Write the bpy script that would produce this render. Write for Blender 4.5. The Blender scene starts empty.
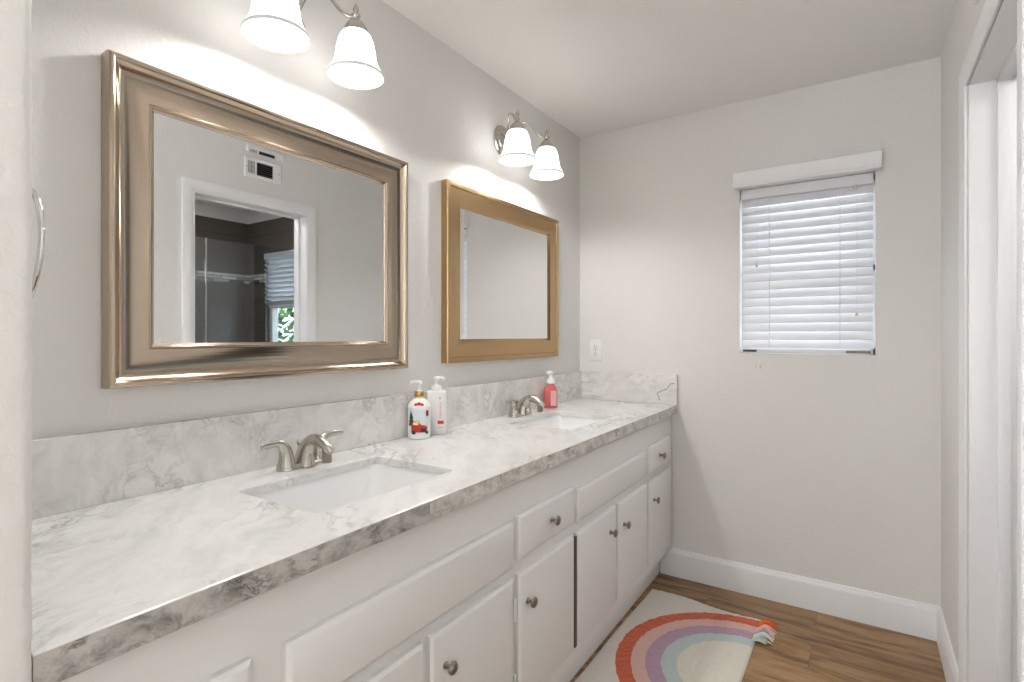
import bpy, bmesh, math, random
from mathutils import Vector, Matrix, noise
random.seed(4)
PI = math.pi
sc = bpy.context.scene
COL = sc.collection

# ------------------------------------------------------------------ camera
cd = bpy.data.cameras.new('camera'); cam = bpy.data.objects.new('camera', cd); COL.objects.link(cam)
cam.location = (1.402, 0.0, 1.273)
cam.rotation_euler = (PI/2, 0, math.radians(33.4))
cd.sensor_width = 36.0; cd.lens = 36.0*535/1024; cd.shift_y = -5/1024
cd.clip_start = 0.02
sc.camera = cam

# ------------------------------------------------------------------ world, added fill lights, exposure
w = bpy.data.worlds.new('sky'); sc.world = w; w.use_nodes = True
w.node_tree.nodes['Background'].inputs[0].default_value = (0.86, 0.93, 1.0, 1)
w.node_tree.nodes['Background'].inputs[1].default_value = 2.3
def area(name, loc, rot, sx, sy, power, color=(1, 1, 1)):
    l = bpy.data.lights.new(name, 'AREA'); l.shape = 'RECTANGLE'; l.size = sx; l.size_y = sy
    l.energy = power; l.color = color
    o = bpy.data.objects.new(name, l); COL.objects.link(o); o.location = loc; o.rotation_euler = rot
    return o
# added fill at the window opening of the unseen room behind the camera
area('rear_fill_light', (0.25, -2.12, 1.45), (PI/2, 0, PI), 1.25, 1.3, 195, (0.93, 0.96, 1.0))
# added fill, no fixture, high in the shower room, shining out through its doorway
area('shower_room_fill', (2.55, 1.75, 2.425), (0, 0, 0), 0.6, 0.6, 7.0, (1.0, 0.985, 0.96))
# added upward fill behind the camera, standing in for ceiling bounce light
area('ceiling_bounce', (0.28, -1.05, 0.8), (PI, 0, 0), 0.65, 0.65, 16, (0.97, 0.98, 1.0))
BULB_W = 3.1
sc.view_settings.view_transform = 'Standard'
try: sc.view_settings.look = 'None'
except Exception: pass
sc.view_settings.exposure = 1.02
sc.view_settings.gamma = 1.0
sc.view_settings.use_curve_mapping = False

# ------------------------------------------------------------------ materials
def srgb(r, g, b):
    f = lambda c: (c/255/12.92) if c/255 <= 0.04045 else ((c/255+0.055)/1.055)**2.4
    return (f(r), f(g), f(b), 1)
class Mat:
    def __init__(s, name, color=(0.8, 0.8, 0.8, 1), rough=0.5, metal=0.0, **kw):
        s.m = bpy.data.materials.new(name); s.m.use_nodes = True
        s.t = s.m.node_tree; s.b = s.t.nodes['Principled BSDF']
        s.b.inputs['Base Color'].default_value = color
        s.b.inputs['Roughness'].default_value = rough; s.b.inputs['Metallic'].default_value = metal
        for k, v in kw.items(): s.b.inputs[k].default_value = v
    def n(s, typ, **kw):
        nd = s.t.nodes.new(typ)
        for k, v in kw.items():
            if hasattr(nd, k) and not isinstance(v, (list,)): setattr(nd, k, v)
            else: nd.inputs[k].default_value = v
        return nd
    def l(s, a, b): s.t.links.new(a, b)
    def coord(s, scale=(1, 1, 1), rot=(0, 0, 0), kind='Object'):
        c = s.t.nodes.new('ShaderNodeTexCoord'); mp = s.t.nodes.new('ShaderNodeMapping')
        mp.inputs['Scale'].default_value = scale; mp.inputs['Rotation'].default_value = rot
        s.l(c.outputs[kind], mp.inputs[0]); return mp.outputs[0]
    def noise(s, vec, scale, detail=4, rough=0.5, dist=0.0):
        nd = s.t.nodes.new('ShaderNodeTexNoise'); nd.inputs['Scale'].default_value = scale
        nd.inputs['Detail'].default_value = detail; nd.inputs['Roughness'].default_value = rough
        nd.inputs['Distortion'].default_value = dist; s.l(vec, nd.inputs['Vector']); return nd.outputs['Fac']
    def ramp(s, fac, stops, interp='LINEAR'):
        nd = s.t.nodes.new('ShaderNodeValToRGB'); cr = nd.color_ramp; cr.interpolation = interp
        while len(cr.elements) < len(stops): cr.elements.new(0.5)
        for e, (p, c) in zip(cr.elements, stops): e.position = p; e.color = c
        s.l(fac, nd.inputs[0]); return nd.outputs[0]
    def mix(s, fac, a, b, blend='MIX'):
        nd = s.t.nodes.new('ShaderNodeMix'); nd.data_type = 'RGBA'; nd.blend_type = blend
        for sock, v in ((nd.inputs[0], fac), (nd.inputs[6], a), (nd.inputs[7], b)):
            if isinstance(v, (int, float, tuple)): sock.default_value = v
            else: s.l(v, sock)
        return nd.outputs[2]
    def math(s, op, a, b=0.0):
        nd = s.t.nodes.new('ShaderNodeMath'); nd.operation = op
        for sock, v in ((nd.inputs[0], a), (nd.inputs[1], b)):
            if isinstance(v, (int, float)): sock.default_value = v
            else: s.l(v, sock)
        return nd.outputs[0]
    def bump(s, h, strength=0.2, dist=0.002):
        nd = s.t.nodes.new('ShaderNodeBump'); nd.inputs['Strength'].default_value = strength
        nd.inputs['Distance'].default_value = dist; s.l(h, nd.inputs['Height']); s.l(nd.outputs[0], s.b.inputs['Normal'])
    def color(s, out): s.l(out, s.b.inputs['Base Color'])

def G(v, a=1): return (v, v, v, a)
def painted(name, c, rough=0.6, bscale=160, bs=0.12):
    M = Mat(name, c, rough); v = M.coord()
    M.bump(M.noise(v, bscale, 2), bs, 0.002); return M.m
def wallpaint(name, c, strength=0.2):
    M = Mat(name, c, 0.7); v = M.coord()
    h = M.ramp(M.noise(v, 75, 3, 0.55, 0.4), [(0.40, G(0)), (0.62, G(1))])
    M.bump(h, strength, 0.0022); return M.m
m_wall = wallpaint('wall_paint', srgb(229, 227, 224))
m_ceil = wallpaint('ceiling_paint', srgb(240, 239, 237), 0.06)
m_trim = painted('white_trim_paint', srgb(240, 240, 241), 0.4, 60, 0.03)
m_cab = painted('white_cabinet_paint', srgb(235, 234, 232), 0.42, 45, 0.04)
m_blind = None
def blindmat():
    M = Mat('white_faux_wood', srgb(240, 240, 243), 0.45)
    M.b.inputs['Transmission Weight'].default_value = 0.0
    tr = M.t.nodes.new('ShaderNodeBsdfTranslucent'); tr.inputs[0].default_value = srgb(240, 242, 248)
    mx = M.t.nodes.new('ShaderNodeMixShader'); mx.inputs[0].default_value = 0.14
    M.l(M.b.outputs[0], mx.inputs[1]); M.l(tr.outputs[0], mx.inputs[2])
    M.l(mx.outputs[0], M.t.nodes['Material Output'].inputs[0]); return M.m
m_blind = blindmat()

def marble(name, base, vein, dark, vs=1.0, rough=0.12, cloud=0.5, thin=0.7, speck=0.2, rot=(0, 0, 0.6), stretch=(0.45, 2.2, 2.2)):
    """clouded base, soft drawn-out streaks, thin broken veins and a few specks"""
    M = Mat(name, base, rough); v = M.coord((1, 1, 1), rot)
    nz = M.t.nodes.new('ShaderNodeTexNoise'); nz.inputs['Scale'].default_value = 3.0*vs; nz.inputs['Detail'].default_value = 5
    M.l(v, nz.inputs['Vector'])
    warp = M.t.nodes.new('ShaderNodeVectorMath'); warp.operation = 'MULTIPLY_ADD'
    M.l(nz.outputs['Color'], warp.inputs[0]); warp.inputs[1].default_value = (0.30/vs, 0.30/vs, 0.30/vs); M.l(v, warp.inputs[2])
    st = M.t.nodes.new('ShaderNodeMapping'); st.inputs['Scale'].default_value = stretch; M.l(warp.outputs[0], st.inputs[0])
    streak = M.noise(st.outputs[0], 5.5*vs, 8, 0.66)
    c = M.mix(M.math('MULTIPLY', M.ramp(streak, [(0.42, G(0)), (0.70, G(1))]), cloud), base, vein)
    w2 = M.noise(st.outputs[0], 7.0*vs, 9, 0.60)
    a = M.math('ABSOLUTE', M.math('SUBTRACT', w2, 0.52))
    veins = M.ramp(a, [(0.0, G(1)), (0.018, G(0.45)), (0.06, G(0))])
    veins = M.math('MULTIPLY', veins, M.ramp(M.noise(v, 4.0*vs, 4), [(0.44, G(0.0)), (0.66, G(1))]))
    c = M.mix(M.math('MULTIPLY', veins, thin), c, dark)
    sp = M.ramp(M.noise(v, 60*vs, 2), [(0.70, G(0)), (0.76, G(1))])
    c = M.mix(M.math('MULTIPLY', sp, speck), c, dark)
    M.color(c); return M.m
m_marble = marble('marble_top', srgb(238, 237, 235), srgb(204, 207, 204), srgb(140, 138, 134), 1.0, 0.16, 0.68, 0.8, 0.16, (0, 0, 0.9))
m_splash = marble('marble_backsplash', srgb(235, 233, 230), srgb(196, 194, 191), srgb(130, 128, 124), 1.3, 0.2, 0.6, 0.5, 0.1, (0.85, 0.0, 0.35))
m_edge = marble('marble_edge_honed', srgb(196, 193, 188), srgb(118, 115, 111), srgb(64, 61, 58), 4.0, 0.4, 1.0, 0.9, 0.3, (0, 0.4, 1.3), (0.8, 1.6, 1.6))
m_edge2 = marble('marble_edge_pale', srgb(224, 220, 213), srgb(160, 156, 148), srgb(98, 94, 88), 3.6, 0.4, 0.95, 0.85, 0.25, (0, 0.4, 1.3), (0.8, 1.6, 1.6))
m_vein = Mat('dark_vein', srgb(120, 118, 114), 0.3).m
m_porc = Mat('white_porcelain', srgb(240, 240, 240), 0.1, **{'Coat Weight': 0.4}).m

def brushed(name, c, rough, scl):
    M = Mat(name, c, rough, 1.0); v = M.coord()
    return M.m
m_champ = brushed('champagne_metal', srgb(190, 174, 156), 0.17, (1, 0.05, 0.05))
m_gold = brushed('antique_gold_metal', srgb(186, 156, 116), 0.22, (1, 0.05, 0.05))
m_nickel = brushed('brushed_nickel', srgb(196, 192, 184), 0.24, (1, 1, 1))
m_knob = brushed('aged_nickel', srgb(150, 143, 134), 0.3, (1, 1, 1))
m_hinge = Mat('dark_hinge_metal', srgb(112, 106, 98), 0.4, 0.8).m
m_chrome = Mat('chrome', srgb(215, 215, 214), 0.08, 1.0).m
m_mirror = Mat('mirror_silver', (0.86, 0.87, 0.87, 1), 0.0, 1.0).m
m_dark = Mat('dark_void', srgb(32, 30, 28), 0.7).m
m_brass = Mat('gold_collar', srgb(204, 172, 98), 0.25, 1.0).m
m_white_pl = Mat('white_plastic', srgb(243, 243, 241), 0.35).m
m_pale_pl = Mat('pale_bottle_plastic', srgb(236, 232, 231), 0.35).m
m_red = Mat('red_print', srgb(196, 52, 36), 0.5).m
m_redpale = Mat('pinkish_red_print', srgb(206, 92, 92), 0.5).m
m_darkred = Mat('dark_red_print', srgb(140, 34, 30), 0.5).m
m_green = Mat('dark_green_print', srgb(44, 74, 52), 0.5).m
m_sky = Mat('pale_blue_print', srgb(222, 232, 236), 0.5).m
m_black = Mat('charcoal_print', srgb(60, 56, 58), 0.5).m
m_cream = Mat('cream_print', srgb(242, 230, 200), 0.5).m
m_pinkliq = Mat('pink_soap', srgb(214, 98, 100), 0.15, **{'Coat Weight': 0.6}).m
m_pinklab = Mat('pink_label', srgb(238, 178, 180), 0.4).m
m_tassel = Mat('tassel_wood', srgb(222, 216, 200), 0.5).m

def shademat():
    M = Mat('frosted_glass_shade', srgb(250, 248, 244), 0.35)
    M.b.inputs['Base Color'].default_value = G(0.32)
    M.b.inputs['Emission Color'].default_value = (1.0, 0.985, 0.955, 1); M.b.inputs['Emission Strength'].default_value = 1.6
    return M.m
m_shade = shademat()
m_rim = Mat('shade_rim_glass', srgb(150, 150, 148), 0.2, **{'Emission Color': (1, 0.985, 0.955, 1), 'Emission Strength': 0.2}).m
def bulbmat():
    M = Mat('lit_bulb', G(0.9), 0.4)
    M.b.inputs['Emission Color'].default_value = (1.0, 0.97, 0.92, 1); M.b.inputs['Emission Strength'].default_value = 4.0
    return M.m
m_bulb = bulbmat()
def panemat(name, tint, refl):
    M = Mat(name); t = M.t
    tr = t.nodes.new('ShaderNodeBsdfTransparent'); tr.inputs[0].default_value = tint
    gl = t.nodes.new('ShaderNodeBsdfGlossy'); gl.inputs['Roughness'].default_value = 0.02
    mx = t.nodes.new('ShaderNodeMixShader'); mx.inputs[0].default_value = refl
    M.l(tr.outputs[0], mx.inputs[1]); M.l(gl.outputs[0], mx.inputs[2]); M.l(mx.outputs[0], t.nodes['Material Output'].inputs[0])
    return M.m
m_pane = panemat('window_glass', (0.96, 0.98, 0.97, 1), 0.06)
m_screen = panemat('shower_glass', (0.86, 0.90, 0.92, 1), 0.14)

def floormat():
    M = Mat('oak_plank_floor', rough=0.38); v = M.coord()
    br = M.t.nodes.new('ShaderNodeTexBrick'); M.l(v, br.inputs['Vector'])
    br.offset = 0.37; br.inputs['Scale'].default_value = 1.0; br.inputs['Mortar Size'].default_value = 0.0012
    br.inputs['Brick Width'].default_value = 1.22; br.inputs['Row Height'].default_value = 0.18
    br.inputs['Color1'].default_value = G(0.0); br.inputs['Color2'].default_value = G(1.0); br.inputs['Mortar'].default_value = G(0.5)
    # each plank gets its own offset of the grain
    off = M.t.nodes.new('ShaderNodeVectorMath'); off.operation = 'MULTIPLY_ADD'
    M.l(br.outputs['Color'], off.inputs[0]); off.inputs[1].default_value = (3.1, 5.7, 2.0); M.l(v, off.inputs[2])
    mp = M.t.nodes.new('ShaderNodeMapping'); mp.inputs['Scale'].default_value = (1.1, 7.0, 1); M.l(off.outputs[0], mp.inputs[0])
    g1 = M.noise(mp.outputs[0], 2.2, 8, 0.62, 0.8)
    mp2 = M.t.nodes.new('ShaderNodeMapping'); mp2.inputs['Scale'].default_value = (1.6, 38.0, 1); M.l(off.outputs[0], mp2.inputs[0])
    g2 = M.noise(mp2.outputs[0], 3.0, 5, 0.6)
    c = M.ramp(g1, [(0.33, srgb(80, 54, 31)), (0.43, srgb(146, 112, 73)), (0.55, srgb(182, 148, 104)), (0.74, srgb(202, 172, 130))])
    c = M.mix(M.math('MULTIPLY', g2, 0.45), c, srgb(112, 84, 58))
    tone = M.mix(br.outputs['Color'], srgb(225, 215, 205), srgb(255, 250, 245))
    c = M.mix(0.8, c, tone, 'MULTIPLY')
    c = M.mix(M.math('MULTIPLY', br.outputs['Fac'], 0.6), c, srgb(70, 48, 30))
    M.color(c); M.bump(g2, 0.06, 0.001); return M.m
m_floor = floormat()
def tilemat():
    M = Mat('slate_grey_tile', rough=0.3); v = M.coord((1, 1, 1))
    sep = M.t.nodes.new('ShaderNodeSeparateXYZ'); M.l(v, sep.inputs[0])
    cx = M.t.nodes.new('ShaderNodeCombineXYZ'); M.l(M.math('ADD', sep.outputs[0], sep.outputs[1]), cx.inputs[0]); M.l(sep.outputs[2], cx.inputs[1])
    br = M.t.nodes.new('ShaderNodeTexBrick'); M.l(cx.outputs[0], br.inputs['Vector'])
    br.inputs['Scale'].default_value = 1; br.inputs['Brick Width'].default_value = 0.9; br.inputs['Row Height'].default_value = 0.2
    br.inputs['Mortar Size'].default_value = 0.003
    br.inputs['Color1'].default_value = srgb(82, 78, 74); br.inputs['Color2'].default_value = srgb(96, 90, 85); br.inputs['Mortar'].default_value = srgb(60, 57, 54)
    n = M.noise(cx.outputs[0], 6, 6)
    M.color(M.mix(M.math('MULTIPLY', n, 0.5), br.outputs['Color'], srgb(104, 92, 82))); return M.m
m_tile = tilemat()
def mosaicmat():
    M = Mat('mosaic_strip', rough=0.2); v = M.coord()
    sep = M.t.nodes.new('ShaderNodeSeparateXYZ'); M.l(v, sep.inputs[0])
    cx = M.t.nodes.new('ShaderNodeCombineXYZ'); M.l(M.math('ADD', sep.outputs[0], sep.outputs[1]), cx.inputs[0]); M.l(sep.outputs[2], cx.inputs[1])
    br = M.t.nodes.new('ShaderNodeTexBrick'); M.l(cx.outputs[0], br.inputs['Vector'])
    br.inputs['Brick Width'].default_value = 0.14; br.inputs['Row Height'].default_value = 0.028; br.inputs['Mortar Size'].default_value = 0.002; br.inputs['Scale'].default_value = 1
    br.inputs['Color1'].default_value = srgb(70, 66, 64); br.inputs['Color2'].default_value = srgb(235, 233, 230); br.inputs['Mortar'].default_value = srgb(50, 48, 46)
    M.color(br.outputs['Color']); return M.m
m_mosaic = mosaicmat()
m_leaf = Mat('garden_leaf', srgb(86, 128, 66), 0.6).m
m_soil = painted('garden_soil', srgb(120, 112, 96), 0.9, 20, 0.3)

# ------------------------------------------------------------------ mesh helpers
def link(name, me, mats, parent=None, loc=None, rotz=None):
    o = bpy.data.objects.new(name, me); COL.objects.link(o)
    for m in (mats if isinstance(mats, (list, tuple)) else [mats]): me.materials.append(m)
    if parent: o.parent = parent
    if loc is not None: o.location = loc
    if rotz is not None: o.rotation_euler[2] = rotz
    return o
def smooth(bm, ang=35):
    for f in bm.faces: f.smooth = True
    for e in bm.edges:
        if len(e.link_faces) == 2 and e.calc_face_angle(0) > math.radians(ang): e.smooth = False
def build(name, bm, mats, parent=None, loc=None, sm=None, rotz=None):
    bmesh.ops.recalc_face_normals(bm, faces=bm.faces)
    if sm: smooth(bm, sm)
    me = bpy.data.meshes.new(name); bm.to_mesh(me); bm.free()
    return link(name, me, mats, parent, loc, rotz)
def box(bm, x0, x1, y0, y1, z0, z1, bev=0.0, seg=2, mi=0):
    vs = [bm.verts.new((x, y, z)) for x in (x0, x1) for y in (y0, y1) for z in (z0, z1)]
    fs = [bm.faces.new([vs[i] for i in q]) for q in ((0, 1, 3, 2), (4, 6, 7, 5), (0, 4, 5, 1), (2, 3, 7, 6), (0, 2, 6, 4), (1, 5, 7, 3))]
    for f in fs: f.material_index = mi
    if bev > 0:
        es = list({e for f in fs for e in f.edges})
        r = bmesh.ops.bevel(bm, geom=es, offset=bev, segments=seg, affect='EDGES', profile=0.5)
        for f in r['faces']: f.material_index = mi
    return vs
def B(*boxes, bev=0.0, seg=2):
    bm = bmesh.new()
    for b in boxes: box(bm, *b, bev=bev, seg=seg)
    return bm
def lathe(bm, prof, center=(0, 0, 0), axis='z', n=40, mi=0, cap=True):
    rings = []
    cx, cy, cz = center
    for r, h in prof:
        ring = []
        for k in range(n):
            a = 2*PI*k/n; c, s = r*math.cos(a), r*math.sin(a)
            p = (cx+c, cy+s, cz+h) if axis == 'z' else ((cx+h, cy+c, cz+s) if axis == 'x' else (cx+c, cy+h, cz+s))
            ring.append(bm.verts.new(p))
        rings.append(ring)
    for a, b in zip(rings, rings[1:]):
        for k in range(n):
            f = bm.faces.new((a[k], a[(k+1) % n], b[(k+1) % n], b[k])); f.material_index = mi
    if cap:
        for r in (rings[0], rings[-1]):
            f = bm.faces.new(r); f.material_index = mi
def catmull(pts, n=8):
    P = [Vector(p) for p in pts]; out = []
    for i in range(len(P)-1):
        p0 = P[max(i-1, 0)]; p1 = P[i]; p2 = P[i+1]; p3 = P[min(i+2, len(P)-1)]
        for k in range(n):
            t = k/n
            out.append(0.5*((2*p1)+(p2-p0)*t+(2*p0-5*p1+4*p2-p3)*t*t+(3*p1-p0-3*p2+p3)*t**3))
    out.append(P[-1]); return out
def tube(bm, pts, rad, n=14, flat=None, up=Vector((0, 0, 1)), mi=0, sm=8):
    """sweep along pts; rad is a number or a list per control point; flat = (side, up) scale"""
    path = catmull(pts, sm) if sm > 1 else [Vector(p) for p in pts]
    m = len(path)
    def lerp(lst, i):
        if isinstance(lst, (int, float)): return lst
        t = i/(m-1)*(len(lst)-1); k = min(int(t), len(lst)-2); return lst[k]+(lst[k+1]-lst[k])*(t-k)
    rings = []; prev = None
    for i, p in enumerate(path):
        t = (path[min(i+1, m-1)]-path[max(i-1, 0)]).normalized()
        s = t.cross(up) if prev is None else prev - t*prev.dot(t)
        if s.length < 1e-5: s = t.cross(Vector((1, 0, 0)))
        s.normalize(); prev = s; u = s.cross(t).normalized()
        r = lerp(rad, i)
        fs, fu = (1, 1) if flat is None else (lerp(flat[0], i), lerp(flat[1], i))
        rings.append([bm.verts.new(p+s*math.cos(2*PI*k/n)*r*fs+u*math.sin(2*PI*k/n)*r*fu) for k in range(n)])
    for a, b in zip(rings, rings[1:]):
        for k in range(n):
            f = bm.faces.new((a[k], a[(k+1) % n], b[(k+1) % n], b[k])); f.material_index = mi
    for r in (rings[0], rings[-1]): bm.faces.new(r).material_index = mi
def sphere(bm, c, r, sx=1, sy=1, sz=1, seg=16, mi=0):
    mat = Matrix.Translation(c) @ Matrix.Diagonal((sx, sy, sz, 1))
    r_ = bmesh.ops.create_uvsphere(bm, u_segments=seg, v_segments=max(6, seg//2), radius=r, matrix=mat)
    for v in r_['verts']:
        for f in v.link_faces: f.material_index = mi
def rrect(x0, x1, y0, y1, r, n=6):
    pts = []
    for cx, cy, a0 in ((x1-r, y1-r, 0), (x0+r, y1-r, PI/2), (x0+r, y0+r, PI), (x1-r, y0+r, 1.5*PI)):
        for k in range(n+1):
            a = a0+PI/2*k/n; pts.append((cx+r*math.cos(a), cy+r*math.sin(a)))
    return pts
def loft(bm, loops, mi=0, cap0=False, cap1=False):
    rings = [[bm.verts.new(p) for p in lp] for lp in loops]
    n = len(rings[0])
    for a, b in zip(rings, rings[1:]):
        for k in range(n):
            f = bm.faces.new((a[k], a[(k+1) % n], b[(k+1) % n], b[k])); f.material_index = mi
    if cap0: bm.faces.new(rings[0]).material_index = mi
    if cap1: bm.faces.new(rings[-1]).material_index = mi
    return rings

def tag(o, label, cat, group=None):
    o['label'] = label; o['category'] = cat
    if group: o['group'] = group
    return o
def thing(name, label, cat, loc=(0, 0, 0), rotz=0.0, group=None):
    o = bpy.data.objects.new(name, None); COL.objects.link(o); o.empty_display_size = 0.1
    o.location = loc; o.rotation_euler[2] = rotz
    return tag(o, label, cat, group)
def struct(name, bm, mats, sm=None, parent=None):
    o = build(name, bm, mats, parent, sm=sm)
    if not parent: o['kind'] = 'structure'
    return o
def dup(root, loc):
    r = root.copy(); COL.objects.link(r); r.location = loc
    for ch in list(root.children):
        c = ch.copy(); COL.objects.link(c); c.parent = r
        for g in list(ch.children):
            d = g.copy(); COL.objects.link(d); d.parent = c
    return r

# ------------------------------------------------------------------ room shell
L, W, H = 2.852, 1.668, 2.44
SY0, SY1, SX = 0.0886, 0.2086, 0.617       # stub wall beside the vanity
WT = 0.13                                   # thickness of the right wall
DY0, DY1, DZ = 1.470, 2.180, 2.060          # shower-room doorway
EY0, EY1 = 0.54, 1.245                      # second doorway (closed door)
X2 = 3.5                                    # far side of the shower room
struct('floor', B((-1.4, X2+0.15, -2.3, L+0.15, -0.06, 0.0)), m_floor)
struct('ceiling', B((-1.4, X2+0.15, -2.3, L+0.15, H, H+0.06)), m_ceil)
struct('wall_left', B((-0.12, 0.0, SY0, L+0.12, 0, H)), m_wall)
WX0, WX1, WZ0, WZ1 = 0.880, 1.442, 1.188, 2.005
struct('wall_back', B((-0.12, WX0, L, L+0.12, 0, H), (WX1, W+WT, L, L+0.12, 0, H), (WX0, WX1, L, L+0.12, 0, WZ0), (WX0, WX1, L, L+0.12, WZ1, H)), m_wall)
struct('wall_right', B((W, W+WT, DY1, L, 0, H), (W, W+WT, EY1, DY0, 0, H), (W, W+WT, -2.3, EY0, 0, H),
                       (W, W+WT, DY0, DY1, DZ, H), (W, W+WT, EY0, EY1, DZ, H)), m_wall)
struct('wall_adjoining_room_left', B((-1.4, -1.28, -2.3, SY0, 0, H)), m_wall)
RX0, RX1, RZ0, RZ1 = -0.4, 0.9, 0.8, 2.1
struct('wall_adjoining_room_rear', B((-1.4, RX0, -2.3, -2.18, 0, H), (RX1, W+WT, -2.3, -2.18, 0, H), (RX0, RX1, -2.3, -2.18, 0, RZ0), (RX0, RX1, -2.3, -2.18, RZ1, H)), m_wall)
# stub wall with a rounded, hand-textured end
bm = bmesh.new()
prof = [(-1.4, SY1), (0.0, SY1), (0.40, SY1), (0.55, SY1)]
R_ = 0.013
for k in range(9):
    a = PI/2*(1-k/8); prof.append((SX-R_+R_*math.cos(a), SY1-R_+R_*math.sin(a)))
for k in range(1, 12): prof.append((SX, SY1-R_-(SY1-SY0-2*R_)*k/12))
for k in range(9):
    a = -PI/2*(k/8); prof.append((SX-R_+R_*math.cos(a), SY0+R_+R_*math.sin(a)))
prof += [(0.0, SY0), (-1.4, SY0)]
NZ = 520
rows = []
for j in range(NZ+1):
    z = H*j/NZ; row = []
    for (x, y) in prof:
        d = 0.0
        if x > 0.54:
            p = Vector((x*70, y*70, z*45)); q = noise.noise(p)+0.5*noise.noise(p*2.3)
            d = 0.0011*max(-0.4, min(1.0, q*1.6))
        n = Vector((x-0.50 if x > 0.54 else 0, y-(SY0+SY1)/2, 0)).normalized()
        row.append(bm.verts.new((x+n.x*d, y+n.y*d, z)))
    rows.append(row)
for a, b in zip(rows, rows[1:]):
    for k in range(len(prof)-1): bm.faces.new((a[k], a[k+1], b[k+1], b[k]))
    bm.faces.new((a[-1], a[0], b[0], b[-1]))
for r in (rows[0], rows[-1]): bm.faces.new(r)
struct('wall_near', bm, m_wall, sm=60)

# baseboards: board with a rounded cap
def baseboard(name, p0, p1, nrm):
    p0, p1, nrm = Vector(p0), Vector(p1), Vector(nrm)
    prof = [(0, 0), (0.016, 0), (0.016, 0.118), (0.013, 0.128), (0.009, 0.134), (0.008, 0.141), (0, 0.143)]
    bm = bmesh.new()
    loft(bm, [[(p+nrm*d)+Vector((0, 0, z)) for d, z in prof] for p in (p0, p1)], 0, True, True)
    return struct(name, bm, m_trim, 50)
baseboard('baseboard_back', (0.484, L, 0), (W, L, 0), (0, -1, 0))
baseboard('baseboard_right', (W, L-0.016, 0), (W, DY1+0.071, 0), (-1, 0, 0))
baseboard('baseboard_right_middle', (W, DY0-0.071, 0), (W, EY1+0.071, 0), (-1, 0, 0))

# door casings and jambs of the right wall
def casing(name, y0, y1, zt, xw, sgn, wd=0.066):
    prof = [(0, 0), (0, 0.011), (0.008, 0.0135), (0.046, 0.011), (0.050, 0.008), (wd-0.004, 0.0075), (wd, 0.005), (wd, 0)]  # (from outer edge inwards, height)
    bm = bmesh.new(); loops = []
    oy0, oy1, oz = y0-wd+0.006, y1+wd-0.006, zt+wd-0.006
    for (cy, cz, dy, dz) in ((oy0, 0.0, 1, 0), (oy0, oz, 1, -1), (oy1, oz, -1, -1), (oy1, 0.0, -1, 0)):
        loops.append([(xw+sgn*h, cy+dy*u, cz+dz*u) for u, h in prof])
    loft(bm, loops, 0, True, True)
    return struct(name, bm, m_trim, 40)
casing('trim_1', DY0, DY1, DZ, W, -1)
casing('trim_2', EY0, EY1, DZ, W, -1)
casing('trim_3', DY0, DY1, DZ, W+WT, 1)
def jamb(name, y0, y1, zt):
    t = 0.006; x0, x1 = W+0.004, W+WT-0.001; s0, s1 = W+0.070, W+0.102
    bm = B((x0, x1, y0-0.001, y0+t, 0, zt), (x0, x1, y1-t, y1+0.001, 0, zt), (x0, x1, y0, y1, zt-t, zt+0.001), bev=0.0015)
    for b in ((s0, s1, y0+t, y0+t+0.012, 0, zt-t), (s0, s1, y1-t-0.012, y1-t, 0, zt-t), (s0, s1, y0+t, y1-t, zt-t-0.012, zt-t)): box(bm, *b, bev=0.002)
    return struct(name, bm, m_trim, 40)
jamb('trim_4', DY0, DY1, DZ); jamb('trim_5', EY0, EY1, DZ)
d1 = struct('door_1', B((W+0.034, W+0.070, EY0+0.009, EY1-0.009, 0.008, DZ-0.009), bev=0.002), m_trim)
bm = bmesh.new(); lathe(bm, [(0.026, 0), (0.026, -0.006), (0.010, -0.010), (0.010, -0.035), (0.024, -0.044), (0.028, -0.056), (0.022, -0.068), (0.006, -0.072)], (W+0.034, EY0+0.07, 0.95), 'x', 24)
build('door_handle', bm, m_nickel, d1, sm=40)

# bathroom window: frame, sash bar and pane in the recess
bm = bmesh.new()
fy0, fy1 = L+0.075, L+0.105
for b in ((WX0, WX0+0.03, fy0, fy1, WZ0, WZ1), (WX1-0.03, WX1, fy0, fy1, WZ0, WZ1), (WX0, WX1, fy0, fy1, WZ0, WZ0+0.03), (WX0, WX1, fy0, fy1, WZ1-0.03, WZ1), (WX0, WX1, fy0, fy1, 1.57, 1.60)): box(bm, *b, bev=0.002)
w1 = struct('window_1', bm, m_trim)
build('window_pane', B((WX0+0.02, WX1-0.02, fy0+0.012, fy0+0.018, WZ0+0.02, WZ1-0.02)), m_pane, w1)

# shower room behind the doorway (seen in the big mirror)
SHZ = 2.33
SWX0, SWX1, SWZ0, SWZ1 = 2.62, 3.22, 1.10, 2.02
struct('wall_shower_far', B((X2, X2+0.12, 0.9, L+0.17, 0, SHZ)), m_tile)
struct('wall_shower_far_upper', B((X2, X2+0.12, 0.9, L+0.17, SHZ, H)), m_ceil)
struct('wall_shower_outer', B((W+WT, SWX0, L, L+0.12, 0, SHZ), (SWX1, X2, L, L+0.12, 0, SHZ), (SWX0, SWX1, L, L+0.12, 0, SWZ0), (SWX0, SWX1, L, L+0.12, SWZ1, SHZ)), m_tile)
struct('wall_shower_outer_upper', B((W+WT, X2, L, L+0.12, SHZ, H)), m_ceil)
struct('wall_shower_near', B((W+WT, X2+0.12, 0.78, 0.9, 0, H)), m_ceil)
struct('trim_6', B((X2-0.006, X2, 0.9, L-0.006, 1.76, 1.845), (SWX1, X2-0.006, L-0.006, L, 1.76, 1.845)), m_mosaic)
bm = bmesh.new()
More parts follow.
